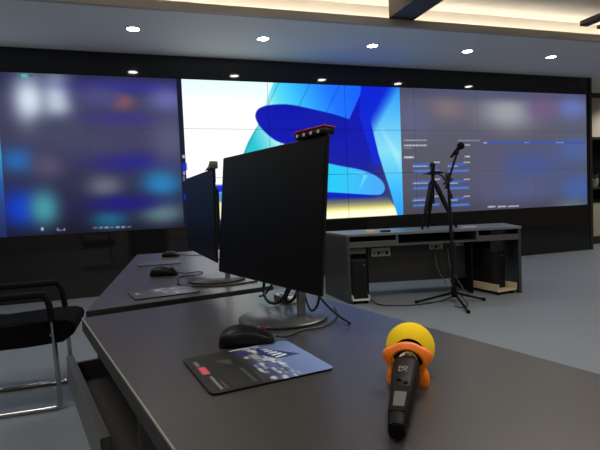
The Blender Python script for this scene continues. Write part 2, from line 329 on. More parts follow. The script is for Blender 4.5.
for c in range(-3, 6):
    for r in range(3):
        s0, z0 = -1.475 + c * PW + PW, 0.769 + r * PH
        s0 -= PW
        g = (0.0004, 0.0023, 0.0008)[0 if c < 0 else 1 if c < 3 else 2]; NU, NV = 138, 77
        S, Z = np.meshgrid(np.linspace(s0 + g, s0 + PW - g, NU + 1), np.linspace(z0 + g, z0 + PH - g, NV + 1))
        o = MB().box(s0 + .0004, s0 + PW - .0004, 0.006, 0.055, z0 + .0004 - .769, z0 + PH - .0004 - .769).build('display_panel', M_matte, vw)
        me = grid_mesh('screen', (s0 + g, 0.0045, z0 + g - .769), (PW - 2 * g, 0, 0), (0, 0, PH - 2 * g), NU, NV, content(S, Z), M_display)
        k = bpy.data.objects.new('screen', me); COL.objects.link(k); k.parent = o

# ------------------------------------------------------------------ ceiling downlights and added fill lights
DL = [(-2.026, .855), (-.628, .83), (.741, .845), (2.099, .885), (3.49, .885)]
DLL = ['recessed round ceiling downlight, leftmost of the five in view', 'recessed round ceiling downlight above the white part of the video wall', 'recessed round ceiling downlight, third of five, above the blue picture',
       'recessed round ceiling downlight, fourth from the left, above the microphone stand', 'recessed round ceiling downlight, rightmost, near the end of the black wall']
first = None
for (s, t), lab in zip(DL, DLL):
    p = wl(s, t, CEIL)
    if first is None:
        first = thing('ceiling_downlight', lab, 'ceiling light', p, 0, 'downlights in the ceiling band')
        MB().lathe([(.062, -.004), (.078, -.004), (.080, 0), (.062, 0)], 32, False).build('trim_ring', M_white, first, True)
        MB().lathe([(.0, -.002), (.062, -.002), (.062, 0)], 32, False).build('lamp_diffuser', M_lamp, first, True)
    else: copy_thing(first, p, 0, lab)
def spot(name, p, e, col, size=130, rad=.06):
    l = bpy.data.lights.new(name, 'SPOT'); l.energy = e; l.color = col; l.spot_size = math.radians(size); l.spot_blend = .6; l.shadow_soft_size = rad
    o = bpy.data.objects.new(name, l); COL.objects.link(o); o.location = p; return o
for s, t in DL + [(-3.45, .86), (-4.9, .86), (4.9, .88), (6.3, .2), (6.7, -.2), (7.4, .4)]: spot('downlight_or_fill', wl(s, t, CEIL - .03), 48 if s > 5 else 17, (1, .96, .9))  # spots past the black wall's end are unseen, added to brighten the recess
def area(name, p, e, sx, sy, col, rz=WA):
    l = bpy.data.lights.new(name, 'AREA'); l.shape = 'RECTANGLE'; l.size = sx; l.size_y = sy; l.energy = e; l.color = col
    o = bpy.data.objects.new(name, l); COL.objects.link(o); o.location = p; o.rotation_euler = (0, 0, rz); return o
for s in (-3.2, 0.0, 3.6):
    for t in (4.2, 7.2): area('room_fill_light', wl(s, t, 3.13), 34 if s < -1 else 47, 1.2, .6, (1, .93, .84))  # unseen area lights without fixtures, added as general room fill

# ------------------------------------------------------------------ desks (long control desks, charcoal laminate)
TH = 0.75
# near desk: local x runs along its user edge away from the far corner towards the camera, local y goes across to the front
DA = math.atan2(-.753, .447)
near = thing('control_desk', 'charcoal laminate control desk in the foreground with an open drawer, carrying the microphone', 'desk', (-.612, 1.34, 0), DA)
W1, L1 = 0.645, 1.62
MB().box(0, L1, 0, W1, TH - .036, TH, .0018).build('tabletop', M_desk, near)
MB().box(.0, L1, -.0012, .0002, TH - .0355, TH - .0035).build('edge_band', M_desk_dark, near, label='edge band coloured dark for its shade')
MB().box(.0, L1, -.0014, .0012, TH - .0034, TH + .0003).build('edge_highlight', M_edge_highlight, near, label='thin pale line painted as the edge highlight')  # pale strip stands in for light caught by the bevelled edge
MB().box(-.0012, .0002, .0, W1, TH - .0355, TH - .003).build('edge_band', M_desk_dark, near, label='edge band coloured dark for its shade')
MB().box(.02, .045, .03, W1 - .03, 0, TH - .036).build('side_panel', M_desk_dark, near)
MB().box(.60, .622, .012, W1 - .05, 0, TH - .036).build('side_panel', M_desk_edge, near)
MB().box(L1 - .05, L1 - .025, .03, W1 - .03, 0, TH - .036).build('side_panel', M_desk_dark, near)
MB().box(.045, L1 - .05, W1 - .09, W1 - .07, .08, TH - .036).build('modesty_panel', M_desk_dark, near)
b = MB(); b.box(.05, .585, -.028, .40, .585, .597); b.box(.05, .062, -.028, .40, .597, .645); b.box(.573, .585, -.028, .40, .597, .612); b.box(.05, .585, .388, .40, .597, .645)
dr = b.build('drawer', M_desk_dark, near)
MB().box(.03, .585, -.048, -.030, .582, .66, .001).build('drawer_front', M_desk, dr)
# far desk of the row: trapezoid top, turned a little
nl, nr, fr_, flc = Vector((-.641, 1.430)), Vector((-.105, 1.735)), Vector((-.46, 3.20)), Vector((-1.035, 3.079))
far = thing('control_desk', 'farther charcoal control desk behind the large monitor, with two mice on it', 'desk', (nl.x, nl.y, 0), 0)
poly = [(p - nl)[:] for p in (nl, nr, fr_, flc)]
MB().prism(poly, TH - .036, TH, .0015).build('tabletop', M_desk, far)
def panel(p, q, z0, z1, th, mat, name):
    dq = (q - p).normalized(); n = Vector((-dq.y, dq.x)) * th
    return MB().prism([(v - nl)[:] for v in (p, q, q + n, p + n)], z0, z1).build(name, mat, far)
panel(nl.lerp(nr, .05) + Vector((-.01, .03)), nl.lerp(nr, .95) + Vector((-.01, .03)), 0, TH - .036, .025, M_desk_dark, 'side_panel')
panel(fr_.lerp(flc, .05) + Vector((.005, -.03)), fr_.lerp(flc, .95) + Vector((.005, -.03)), 0, TH - .036, .025, M_desk_dark, 'side_panel')
panel(nr + Vector((-.10, .06)), fr_ + Vector((-.10, -.06)), .08, TH - .036, .02, M_desk_dark, 'modesty_panel')

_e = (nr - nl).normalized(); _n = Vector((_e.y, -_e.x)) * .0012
MB().prism([(v - nl)[:] for v in (nl, nr, nr + _n, nl + _n)], TH - .0355, TH - .002).build('edge_band', M_desk_dark, far, label='edge band coloured dark for its shade')  # dark colour paints in the shade on this near edge
# ------------------------------------------------------------------ the two monitors
TILT = math.radians(5.6)
def loc2(p, c, rz): q = p - c; return (q.x * math.cos(rz) + q.y * math.sin(rz), -q.x * math.sin(rz) + q.y * math.cos(rz))
def mframe(c, rz): return Matrix.Translation((c.x, c.y, TH)) @ Matrix.Rotation(rz, 4, 'Z')
def make_monitor(p0, p1, c, zb, mh, tilt, label):
    """p0, p1: lower corners of the screen seen from above; c: centre of the round base"""
    d = p1 - p0; rz = math.atan2(d.y, d.x)
    x0, y = loc2(p0, c, rz); x1, _ = loc2(p1, c, rz)
    t = thing('monitor', label, 'monitor', (c.x, c.y, TH), rz, 'monitors on the control desks')
    T = Matrix.Translation((0, y, zb)) @ Matrix.Rotation(-tilt, 4, 'X')
    MB().lathe([(0, 0.0005), (.111, 0.0005), (.113, .003), (.113, .006), (.109, .009), (0, .010)], 56, False).build('stand_base', M_base, t, True)
    xm = .030; b = MB(); b.prism([(xm - .0065, .028), (xm + .0065, .028), (xm + .0065, .046), (xm - .0065, .046)], .0095, .20)
    yb = (T @ Vector((0, .032, .12))).y; ya, yc = min(.030, yb), max(.044, yb)
    b.box(xm - .0065, xm + .0065, ya, yc, .18, .20)
    b.build('stand_post', M_grey_metal, t)
    MB().box(x0, x1, 0, .0085, 0, mh, .003, T).build('housing', M_black, t)
    MB().box(x0 + .10, x1 - .06, .008, .034, .07, mh - .07, .008, T).build('back_cover', M_black, t)
    MB().box(x0 + .004, x1 - .004, -.0012, .001, .013, mh - .004, 0, T).build('screen', M_screen, t)
    return t, mframe(c, rz) @ T, rz, x0, x1
mon, MF1, MRZ, MX0, MX1 = make_monitor(Vector((-.270, 1.578)), Vector((.040, 1.094)), Vector((-.053, 1.236)), .080, .368, TILT, 'large black monitor with a dark screen standing on the near desk')
DC = Vector((-.053, 1.236)); MF = mframe(DC, MRZ)
mon2, MF2, M2RZ, NX0, NX1 = make_monitor(Vector((-.575, 2.484)), Vector((-.318, 1.822)), Vector((-.336, 1.918)), .078, .352, math.radians(.8), 'smaller looking black monitor on the farther desk, left of the large monitor')
# camera bars clipped on the top right corner of each monitor
def cam_root(F, x, z, label):
    o = thing('webcam', label, 'webcam', (0, 0, 0), 0, 'webcams on the monitors')
    m = F @ Matrix.Translation((x, .005, z)); o.location = m.translation; o.rotation_euler = m.to_euler(); return o
o = cam_root(MF1, MX1 - .067, .368, 'black camera bar with a red top on the large monitor')
MB().box(-.062, .066, -.014, .018, .0008, .0165, .005).build('body', M_black, o, True)
MB().prism([(-.062, .0095), (-.05, .0165), (.068, .0165), (.068, .020), (-.048, .021), (-.066, .0115)], -.018, .016, .001, Matrix.Rotation(PI / 2, 4, 'X')).build('top_strip', M_red, o, label='red top strip')
for i in range(4):
    MB().lathe([(0, 0), (.0042, 0), (.0042, .002), (0, .002)], 16, False, Matrix.Translation((-.046 + i * .030, -.0135, .008)) @ Matrix.Rotation(PI / 2, 4, 'X')).build('light_dot', M_white, o)
MB().box(-.03, .03, .0045, .010, -.05, .002, .002).build('clip', M_black, o)
o2 = cam_root(MF2, NX1 - .035, .352, 'dark rounded camera perched on the right corner of the farther monitor')
b = MB(); b.prism([(-.09, .0008), (.034, .0008), (.036, .014), (.032, .026), (.020, .029), (.006, .022), (-.01, .012), (-.05, .006)], -.014, .014, .002, Matrix.Rotation(PI / 2, 4, 'X')); b.build('body', M_grey_cable, o2)
MB().box(-.03, .01, .0045, .010, -.05, .002, .002).build('clip', M_black, o2)

# ------------------------------------------------------------------ mice, pads and cables
def make_mouse(loc, rz, label, k=1.0):
    t = thing('computer_mouse', label, 'mouse', loc, rz, 'computer mice on the desks')
    # body: rings along x (tail to nose)
    rings = []
    prof = [(-.058, .008, .006), (-.055, .020, .020), (-.046, .028, .031), (-.030, .0325, .0385), (-.008, .033, .041), (.014, .031, .037), (.034, .030, .029), (.050, .028, .020), (.057, .022, .013), (.059, .010, .008)]
    for x, hw, h in prof:
        r = []
        for j in range(20):
            a = 2 * PI * j / 20; cy, cz = math.cos(a), math.sin(a)
            y = hw * math.copysign(abs(cy) ** .7, cy); z = h * (.5 + .5 * math.copysign(abs(cz) ** .75, cz)) if cz > 0 else h * (.5 + .5 * math.copysign(abs(cz) ** .45, cz))
            r.append(Vector((x * k, y * k, max(.0008, z * k + .0008))))
        rings.append(r)
    MB().loft(rings).build('shell', M_black, t, True)
    MB().lathe([(.0, -.003), (.009, -.003), (.010, 0), (.009, .003), (0, .003)], 20, False, Matrix.Translation((.034 * k, 0, .026 * k)) @ Matrix.Rotation(PI / 2, 4, 'X')).build('scroll_wheel', M_wheel, t, True)
    return t
mouse1 = make_mouse((-.124, 1.024, TH), .13, 'black computer mouse on the near desk at the edge of the mouse pad')
copy_thing(mouse1, (-.595, 2.10, TH), .05, 'black mouse on the farther desk beside its mouse pad, nearer of the two')
m3 = copy_thing(mouse1, (-.765, 2.87, TH), .0, 'black mouse at the far end of the farther desk')
def cable(name, pts, r, label, cat='cable', mat=None, smooth=3, group=None):
    o = MB().tube(pts, r, 8, True, smooth).build(name, mat or M_cable, None, True)
    return tag(o, label, cat, group)
R_ = .0022
cable('mouse_cable', [(-.062, 1.033, TH + .012), (-.035, 1.048, TH + .004), (-.01, 1.11, TH + .003), (.03, 1.115, TH + .003), (.06, 1.15, TH + .003), (.09, 1.24, TH + .003), (.085, 1.33, TH + .003)], R_, 'thin black mouse cable running past the round base of the large monitor')
cable('mouse_cable', [(-.534, 2.10, TH + .010), (-.50, 2.10, TH + .004), (-.465, 2.16, TH + .003), (-.425, 2.13, TH + .003), (-.44, 2.04, TH + .003), (-.50, 2.04, TH + .003), (-.51, 1.97, TH + .003), (-.48, 1.90, TH + .003), (-.475, 1.85, TH + .003)], R_, 'coiled mouse cable by the nearer mouse of the farther desk')
m3.scale = (.9, .9, .8)
cable('mouse_cable', [(-.714, 2.87, TH + .010), (-.67, 2.875, TH + .003), (-.58, 2.86, TH + .003), (-.50, 2.78, TH + .003), (-.44, 2.60, TH + .003)], R_, 'thin mouse cable at the far end of the farther desk')

# mouse pads
def pad_near(U, V):
    n = U.shape
    x, y = U, V                                         # x 0..1 left to right (towards the front), y 0..1 near edge to far edge
    C = np.zeros(n + (3,)) + np.array((30, 29, 29))
    sky = ramp(x, [(0, (30, 29, 29)), (.38, (32, 32, 36)), (.55, (74, 86, 118)), (.75, (104, 124, 172)), (1, (116, 138, 188))])
    C = over(C, sky, (np.clip((x - .36) / .16 + (y - .5) * .3, 0, 1))[..., None])
    rs = np.random.RandomState(3)
    for i in range(70):                                 # skyline of pale and dark blocks
        cx, cy = .46 + rs.rand() * .24, rs.rand() * .95; w_, h_ = .012 + rs.rand() * .035, .03 + rs.rand() * .10
        c = [(205, 212, 222), (44, 50, 88), (150, 160, 190), (70, 78, 120), (225, 225, 225)][rs.randint(5)]
        C = over(C, c, inside([(cx, cy - h_ / 2), (cx + w_, cy - h_ / 2), (cx + w_, cy + h_ / 2), (cx, cy + h_ / 2)], x, y, .006) * .75)
    C = over(C, (40, 50, 96), inside([(.66, .93), (.93, .52), (.70, .50), (.62, .70)], x, y, .006))
    for i in range(5):
        a = i / 4
        p, q = (.675 + .03 * a, .86 - .30 * a), (.735 + .085 * a, .80 - .215 * a)
        C = over(C, (215, 222, 235), inside([(p[0], p[1]), (q[0], q[1] + .022), (q[0] + .004, q[1] - .022), (p[0] + .004, p[1] - .03)], x, y, .005))
    C = over(C, (70, 74, 68), inside([(.22, .76), (.36, .74), (.33, .58)], x, y, .01))
    C = over(C, (52, 56, 110), inside([(.44, .92), (.56, .90), (.55, .74), (.45, .76)], x, y, .01))
    C = over(C, (150, 150, 146), inside([(.52, .74), (.60, .76), (.60, .60), (.54, .58)], x, y, .01))
    C = over(C, (215, 218, 222), inside([(.42, .955), (.70, .955), (.70, .985), (.42, .985)], x, y, .006))
    C = over(C, (225, 88, 100), inside([(.055, .66), (.115, .66), (.115, .46), (.055, .46)], x, y, .008))
    C = over(C, (130, 125, 122), inside([(.06, .84), (.09, .84), (.09, .69), (.06, .69)], x, y, .008))
    for i in range(9):
        C = over(C, (170, 168, 165), inside([(.085 + .0 * i, .07 + i * .036), (.105, .07 + i * .036), (.105, .094 + i * .036), (.085, .094 + i * .036)], x, y, .005))
    for i in range(5):
        C = over(C, (110, 108, 105), inside([(.13, .06 + i * .036), (.142, .06 + i * .036), (.142, .085 + i * .036), (.13, .085 + i * .036)], x, y, .005))
    for k in range(5): C = over(C, (58, 56, 55), inside([(.19 + k * .03, .06), (.196 + k * .03, .06), (.196 + k * .03, .50), (.19 + k * .03, .50)], x, y, .006))
    C = over(C, (78, 88, 92), inside([(.35, .08), (.375, .08), (.375, .46), (.35, .46)], x, y, .01) * .8)
    C = over(C, (66, 74, 80), inside([(.42, .06), (.44, .06), (.44, .32), (.42, .32)], x, y, .01) * .8)
    return C
def pad_far(U, V):
    C = ramp(U, [(0, (52, 50, 52)), (.3, (58, 57, 62)), (.45, (84, 88, 100)), (.8, (112, 118, 134)), (1, (66, 70, 82))])
    rs = np.random.RandomState(5)
    for i in range(18):
        cx, cy = .35 + rs.rand() * .5, rs.rand() * .9
        C = over(C, [(190, 195, 205), (60, 64, 84)][rs.randint(2)], inside([(cx, cy), (cx + .07, cy), (cx + .07, cy + .12), (cx, cy + .12)], U, V, .02) * .7)
    return over(C, (160, 158, 160), inside([(.08, .5), (.14, .5), (.14, .7), (.08, .7)], U, V, .01))
def pad(loc, rz, w, h, fn, label, res):
    t = thing('mouse_pad', label, 'mouse pad', loc, rz, 'mouse pads on the desks')
    r = .012; pts = []
    for cx, cy, a0 in ((w / 2 - r, h / 2 - r, 0), (-w / 2 + r, h / 2 - r, 90), (-w / 2 + r, -h / 2 + r, 180), (w / 2 - r, -h / 2 + r, 270)):
        for k in range(6): a = math.radians(a0 + k * 18); pts.append((cx + r * math.cos(a), cy + r * math.sin(a)))
    MB().prism(pts, 0.0003, .0032).build('rubber_base', M_matte, t)
    nu, nv = int(w / res), int(h / res)
    U, V = np.meshgrid(np.linspace(0, 1, nu + 1), np.linspace(0, 1, nv + 1))
    me = grid_mesh('printed_top', (-w / 2, -h / 2, .0036), (w, 0, 0), (0, h, 0), nu, nv, fn(U, V), M_pad)
    co = np.zeros(len(me.vertices) * 3); me.vertices.foreach_get('co', co); co = co.reshape(-1, 3)
    for sx in (-1, 1):                                  # pull the four corners in to the rounded outline
        for sy in (-1, 1):
            cx, cy = sx * (w / 2 - r), sy * (h / 2 - r); dx, dy = (co[:, 0] - cx) * sx, (co[:, 1] - cy) * sy
            m_ = (dx > 0) & (dy > 0); L = np.hypot(dx, dy); mx = np.maximum(dx, dy); f = np.where(m_, mx / np.maximum(L, 1e-9), 1)
            co[:, 0] = np.where(m_, cx + (co[:, 0] - cx) * f, co[:, 0]); co[:, 1] = np.where(m_, cy + (co[:, 1] - cy) * f, co[:, 1])
    me.vertices.foreach_set('co', co.reshape(-1).astype(np.float32)); me.update()
    k = bpy.data.objects.new('printed_top', me); COL.objects.link(k); k.parent = t
    return t
pad((-.094, .889, TH), math.radians(26.3), .222, .204, pad_near, 'black and blue printed mouse pad with a city picture on the near desk', .0016)
pad((-.482, 1.682, TH), math.radians(28), .215, .165, pad_far, 'grey printed mouse pad on the farther desk behind the near mouse pad', .005)
pad((-.74, 2.55, TH), math.radians(14), .215, .165, lambda U, V: ramp(U, [(0, (56, 56, 66)), (1, (70, 72, 86))]), 'plain looking grey mouse pad at the middle of the farther desk', .01)

# ------------------------------------------------------------------ cable loops behind the large monitor (on the desk under its screen)
def mp(x, y, z): return MF @ Vector((x - .05, y, z))
for pts, r, lab in [
    ([(-.115, .06, .16), (-.135, .055, .09), (-.145, .05, .04), (-.12, .045, .012), (-.075, .05, .010), (-.03, .05, .03), (.00, .055, .08), (.02, .06, .16)], .0045, 'thick black cable looping widest behind the large monitor'),
    ([(-.06, .07, .16), (-.09, .075, .10), (-.13, .075, .06), (-.17, .07, .02), (-.19, .06, .014)], .003, 'thin black cable hanging left of the loops behind the large monitor'),
    ([(.03, .07, .16), (.0, .075, .09), (-.04, .075, .05), (-.075, .08, .015), (-.05, .085, .012), (.0, .08, .05), (.03, .085, .15)], .0045, 'thick black cable making the small inner loop behind the large monitor'),
    ([(.03, .06, .15), (.055, .06, .07), (.085, .058, .018), (.105, .06, .02), (.125, .062, .045), (.13, .06, .09)], .003, 'thin black cable sagging in front of the monitor post'),
    ([(.07, .07, .12), (.09, .075, .065), (.13, .085, .03), (.17, .09, .012), (.21, .09, .003)], .003, 'thin black cable dropping to the right behind the large monitor')]:
    cable('monitor_cable', [mp(*p) for p in pts], r, lab, 'cable', M_bluecable, 2, 'cables behind the large monitor')
t = thing('power_adapter', 'small white plug block among the cables behind the large monitor', 'adapter', mp(-.13, .115, 0), MRZ)
MB().box(-.045, .045, -.015, .015, .0005, .018, .003).build('body', M_white, t)
MB().box(-.02, .02, -.009, .009, .018, .022, .001).build('socket_face', M_socket, t)
cable('desk_cable', [(-.47, 1.83, TH + .003), (-.42, 1.775, TH + .003), (-.34, 1.755, TH + .003), (-.26, 1.76, TH + .003), (-.17, 1.83, TH + .003)], .003, 'black cable lying across the farther desk in front of its monitor base')

# ------------------------------------------------------------------ handheld microphone with windscreen
BC, TC = Vector((.181, .832, TH + .0405)), Vector((.108, .586, TH + .0155))
ax = (BC - TC); ML = ax.length; ax.normalize(); sd = Vector((0, 0, 1)).cross(ax).normalized(); up = ax.cross(sd)
MM = Matrix((ax, sd, up)).transposed().to_4x4(); MM.translation = Vector((TC.x, TC.y, TH))
mic = thing('microphone', 'black handheld microphone with yellow foam head and orange ring lying on the near desk', 'microphone', MM.translation, 0)
mic.rotation_euler = MM.to_euler()
z0 = TC.z - TH
def mring(x, hw, hh, e=.62, n=28):
    return [Vector((x, hw * math.copysign(abs(math.cos(2 * PI * j / n)) ** e, math.cos(2 * PI * j / n)), z0 + hh * math.copysign(abs(math.sin(2 * PI * j / n)) ** e, math.sin(2 * PI * j / n)))) for j in range(n)]
prof = [(-.004, .0100, .0105), (.0, .0112, .0118), (.016, .0116, .0122), (.020, .0130, .0138), (.07, .0155, .0158), (.10, .0180, .0178), (.14, .0200, .0195), (.164, .0204, .0198), (.172, .0198, .0192), (.176, .017, .0165)]
MB().loft([mring(x, a, c) for x, a, c in prof]).build('body', M_mic, mic, True)
MB().lathe([(0, 0), (.0095, 0), (.0095, .006), (0, .006)], 24, False, Matrix.Translation((-.0065, 0, z0)) @ Matrix.Rotation(PI / 2, 4, 'Y')).build('end_cap', M_matte, mic)
def on_top(x): return z0 + np.interp(x, [p[0] for p in prof], [p[2] for p in prof])
def toppatch(x0, x1, w0, w1, h, mat, name, y=0, parent=mic):
    za, zb = on_top(x0), on_top(x1)
    r = lambda x, w, zz: [Vector((x, y - w, zz - .002)), Vector((x, y + w, zz - .002)), Vector((x, y + w, zz + h)), Vector((x, y - w, zz + h))]
    return MB().loft([r(x0, w0, za), r(x1, w1, zb)]).build(name, mat, parent)
toppatch(.030, .066, .0072, .0082, .0007, M_lcd, 'display_window')
toppatch(.020, .082, .0098, .0108, .0003, M_matte, 'display_frame')
for x, y, rr in ((.090, -.005, .0032), (.097, .0045, .0036)):
    MB().lathe([(0, -.002), (rr, -.002), (rr, .0012), (rr * .7, .0018), (0, .0018)], 16, False, Matrix.Translation((x, y, on_top(x)))).build('button', M_matte, mic, True)
cu = bpy.data.curves.new('lettering', 'FONT'); cu.body = 'S8'; cu.size = .019; cu.extrude = .0003; cu.align_x = 'CENTER'; cu.align_y = 'CENTER'
tmp = bpy.data.objects.new('tmp', cu); COL.objects.link(tmp); dg = bpy.context.evaluated_depsgraph_get()
lm = bpy.data.meshes.new_from_object(tmp.evaluated_get(dg)); bpy.data.objects.remove(tmp)
lm.materials.clear(); lm.materials.append(M_print)
lo = bpy.data.objects.new('lettering', lm); COL.objects.link(lo); lo.parent = mic; lo.location = (.128, 0.001, on_top(.128) + .0006); lo.rotation_euler = (0, -.03, 0)
MB().lathe([(.0, 0), (.015, 0), (.0165, .004), (.0165, .038), (.015, .042), (0, .042)], 28, False, Matrix.Translation((.174, 0, z0)) @ Matrix.Rotation(PI / 2, 4, 'Y')).build('collar', M_chrome, mic, True)
# foam ball with a flat mouth at the collar
b = MB(); pr = []
for k in range(25):
    a = math.radians(-49 + k * (139 / 24)); pr.append((.0412 * math.cos(a), .0412 * math.sin(a)))
b.lathe([(.020, -.028)] + pr[0:], 48, True, Matrix.Translation((ML, 0, z0)) @ Matrix.Rotation(PI / 2, 4, 'Y')); b.build('windscreen', M_foam, mic, True)
MB().lathe([(0, 0), (.0265, 0), (.0265, .002), (0, .002)], 28, False, Matrix.Translation((ML - .0325, 0, z0)) @ Matrix.Rotation(PI / 2, 4, 'Y')).build('foam_mouth', M_matte, mic)
# orange anti-roll ring: lobed outline, hollow
N = 96; RX = .189
def rad(deg):
    A = [-130, -90, -50, -10, 26, 55, 90, 125, 154, 190, 230]; Rr = [.0475, .036, .0475, .0285, .0425, .0355, .035, .0355, .0425, .0285, .0475]
    d_ = deg
    if d_ < -130: d_ += 360
    i = max(k for k in range(len(A) - 1) if A[k] <= d_ + 1e-6); f = (d_ - A[i]) / (A[i + 1] - A[i]); f = .6 * f + .4 * f * f * (3 - 2 * f)
    return Rr[i] * (1 - f) + Rr[i + 1] * f
bm = bmesh.new(); secs = []
for j in range(N):
    dg_ = -130 + 360 * j / N; a = math.radians(dg_); ro = rad(dg_ if dg_ <= 230 else dg_ - 360); ri = .0248
    sec = [(ri, -.007), (ri + .003, -.009), (ro - .003, -.007), (ro, -.004), (ro, .004), (ro - .003, .007), (ri + .003, .009), (ri, .007)]
    secs.append([bm.verts.new(Vector((RX + x, r * math.cos(a), z0 + r * math.sin(a)))) for r, x in sec])
for j in range(N):
    A_, B_ = secs[j], secs[(j + 1) % N]
    for k in range(8): bm.faces.new((A_[k], B_[k], B_[(k + 1) % 8], A_[(k + 1) % 8]))
mb = MB(); mb.add(bm); mb.build('anti_roll_ring', M_orange, mic, True)

# ------------------------------------------------------------------ low console desk in front of the video wall
CRZ = math.atan2(.178, 1.799); CW, CD, CH = 1.808, .62, .69
CL = Vector((.453, 4.815, 0)); CF = Matrix.Translation(CL) @ Matrix.Rotation(CRZ, 4, 'Z')
def cp(x, y, z): return CF @ Vector((x, y, z))
con = thing('console_desk', 'low grey console desk with open shelves standing in front of the video wall', 'console', CL, CRZ)
SP = .14                      # the ends splay outwards to the back
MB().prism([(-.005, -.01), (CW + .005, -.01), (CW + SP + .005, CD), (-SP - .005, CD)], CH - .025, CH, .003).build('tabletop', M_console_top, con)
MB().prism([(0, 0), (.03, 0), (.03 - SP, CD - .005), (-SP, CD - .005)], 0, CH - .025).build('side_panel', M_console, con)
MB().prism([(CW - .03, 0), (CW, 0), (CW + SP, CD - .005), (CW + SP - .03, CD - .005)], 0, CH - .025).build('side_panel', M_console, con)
MB().box(.03, CW - .03, CD - .03, CD - .012, .13, CH - .025).build('back_panel', M_matte, con)
MB().box(.50, .522, .0, .40, CH - .135, CH - .025).build('divider', M_console_rail, con)
MB().box(1.335, 1.357, .0, .40, CH - .135, CH - .025).build('divider', M_console_rail, con)
MB().box(.03, .50, .01, .40, CH - .135, CH - .125).build('shelf', M_console, con)
MB().box(.522, 1.335, .01, .40, CH - .135, CH - .117).build('shelf', M_console_rail, con)
MB().box(1.357, CW - .03, .01, .40, CH - .135, CH - .125).build('shelf', M_console, con)
MB().box(.03, .50, .0, .018, CH - .135, CH - .077, .001).build('drawer_front', M_console_rail, con)
MB().box(1.357, CW - .03, .0, .018, CH - .135, CH - .077, .001).build('drawer_front', M_console_rail, con)
MB().box(.03, .20, .05, .068, CH - .20, CH - .135).build('bracket', M_console_rail, con)
MB().box(.215, 1.31, .20, .218, .16, CH - .135).build('modesty_panel', M_pc, con)
MB().box(1.30, 1.318, .06, CD - .03, .02, CH - .135).build('inner_panel', M_matte, con)
MB().box(.205, .223, .06, CD - .03, .02, CH - .135).build('inner_panel', M_matte, con)
for x0, z0_, w_, n in ((.285, .435, .205, 4), (.905, .475, .145, 3), (1.19, .50, .085, 2)):
    k = MB().box(x0, x0 + w_, .178, .20, z0_, z0_ + (.09 if w_ > .1 else .045), .003).build('socket_panel', M_socket, con)
    for i in range(n):
        xx = x0 + .02 + i * (w_ - .03) / n
        MB().box(xx, xx + (w_ - .03) / n * .6, .174, .179, z0_ + .018, z0_ + .018 + (.032 if w_ > .1 else .015)).build('outlet', M_matte if i % 2 else M_print, k)
# computer towers on their floor stands
def tower(x, y, z, label, w=.16, d=.36, h=.40, rz=0):
    t = thing('computer_tower', label, 'computer', cp(x, y, z), CRZ + rz, 'computer towers under the console')
    MB().box(-w / 2, w / 2, 0.006, d, 0.001, h, .004).build('case', M_pc, t)
    MB().box(-w / 2 + .002, w / 2 - .002, 0, .008, .004, h - .002, .003).build('front_panel', M_black, t)
    MB().lathe([(0, 0), (.008, 0), (.008, .003), (0, .003)], 16, False, Matrix.Translation((.04, .001, h - .05)) @ Matrix.Rotation(PI / 2, 4, 'X')).build('power_button', M_grey_metal, t)
    return t
def stand(x, y, rz, label, w, d, lip_, mat):
    t = thing('tower_stand', label, 'computer stand', cp(x, y, 0), CRZ + rz, 'computer tower stands')
    MB().box(-w / 2, w / 2, 0, d, .035, .05, .003).build('tray', mat, t)
    MB().box(-w / 2, -w / 2 + .012, 0, d, .05, .05 + lip_, .003).build('side_rail', mat, t)
    MB().box(w / 2 - .012, w / 2, 0, d, .05, .05 + lip_, .003).build('side_rail', mat, t)
    for sx in (-1, 1):
        for yy in (.04, d - .04): MB().lathe([(0, 0), (.016, 0), (.016, .035), (0, .035)], 16, False, Matrix.Translation((sx * (w / 2 - .03), yy, 0))).build('foot', M_matte, t)
    return t
stand(.115, -.06, 0, 'white tower stand at the left end of the console', .175, .44, .035, M_white)
tower(.115, -.03, .052, 'black computer tower under the left end of the console', .145, .40, .385)
stand(1.64, -.03, .30, 'beige tower stand at the right end of the console', .25, .56, .06, M_beige)
tower(1.64 - .11 * math.sin(.30), -.03 + .11 * math.cos(.30), .052, 'black computer tower under the right end of the console', .165, .38, .385, .30)
# small things on the console top
k = MB().box(-.045, .045, -.03, .03, 0, .022, .003).build('paper_box', M_yellow); k.location = cp(.27, .12, CH); k.rotation_euler.z = CRZ; tag(k, 'small pale yellow box on the console top', 'box')
k = MB().box(-.05, .05, -.02, .02, 0, .018, .004).build('remote_control', M_black); k.location = cp(.43, .13, CH); k.rotation_euler.z = CRZ; tag(k, 'small dark handset lying on the console top beside the yellow box', 'handset')
k = MB().box(-.07, .07, -.04, .04, 0, .006, .001).build('paper_sheet', M_white); k.location = cp(1.36, .22, CH); k.rotation_euler.z = CRZ; tag(k, 'small white paper pad on the right of the console top', 'paper')
# ------------------------------------------------------------------ tripod on the console
tb = cp(1.01, .30, CH); tr = thing('tripod', 'black camera tripod standing on the console top before the grey picture', 'tripod', tb, CRZ)
hub = .46
for ang, lean in ((205, .175), (-20, .225), (95, .15)):
    a = math.radians(ang); dx, dy = math.cos(a), math.sin(a)
    top = Vector((dx * .03, dy * .03, hub)); bot = Vector((dx * lean, dy * lean, .004)); mid = top.lerp(bot, .62)
    l = MB().tube([top, mid], [.028, .024], 10).build('leg', M_black, tr, True)
    MB().tube([mid, bot], [.015, .012], 10).build('lower_leg', M_matte, l, True)
    MB().lathe([(0, 0), (.013, 0), (.011, .02), (0, .02)], 12, False, Matrix.Translation((bot.x, bot.y, 0))).build('rubber_foot', M_matte, l)
MB().lathe([(0, hub - .03), (.035, hub - .03), (.042, hub), (.040, hub + .03), (.02, hub + .05), (.016, .60), (0, .60)], 20, False).build('hub', M_black, tr, True)
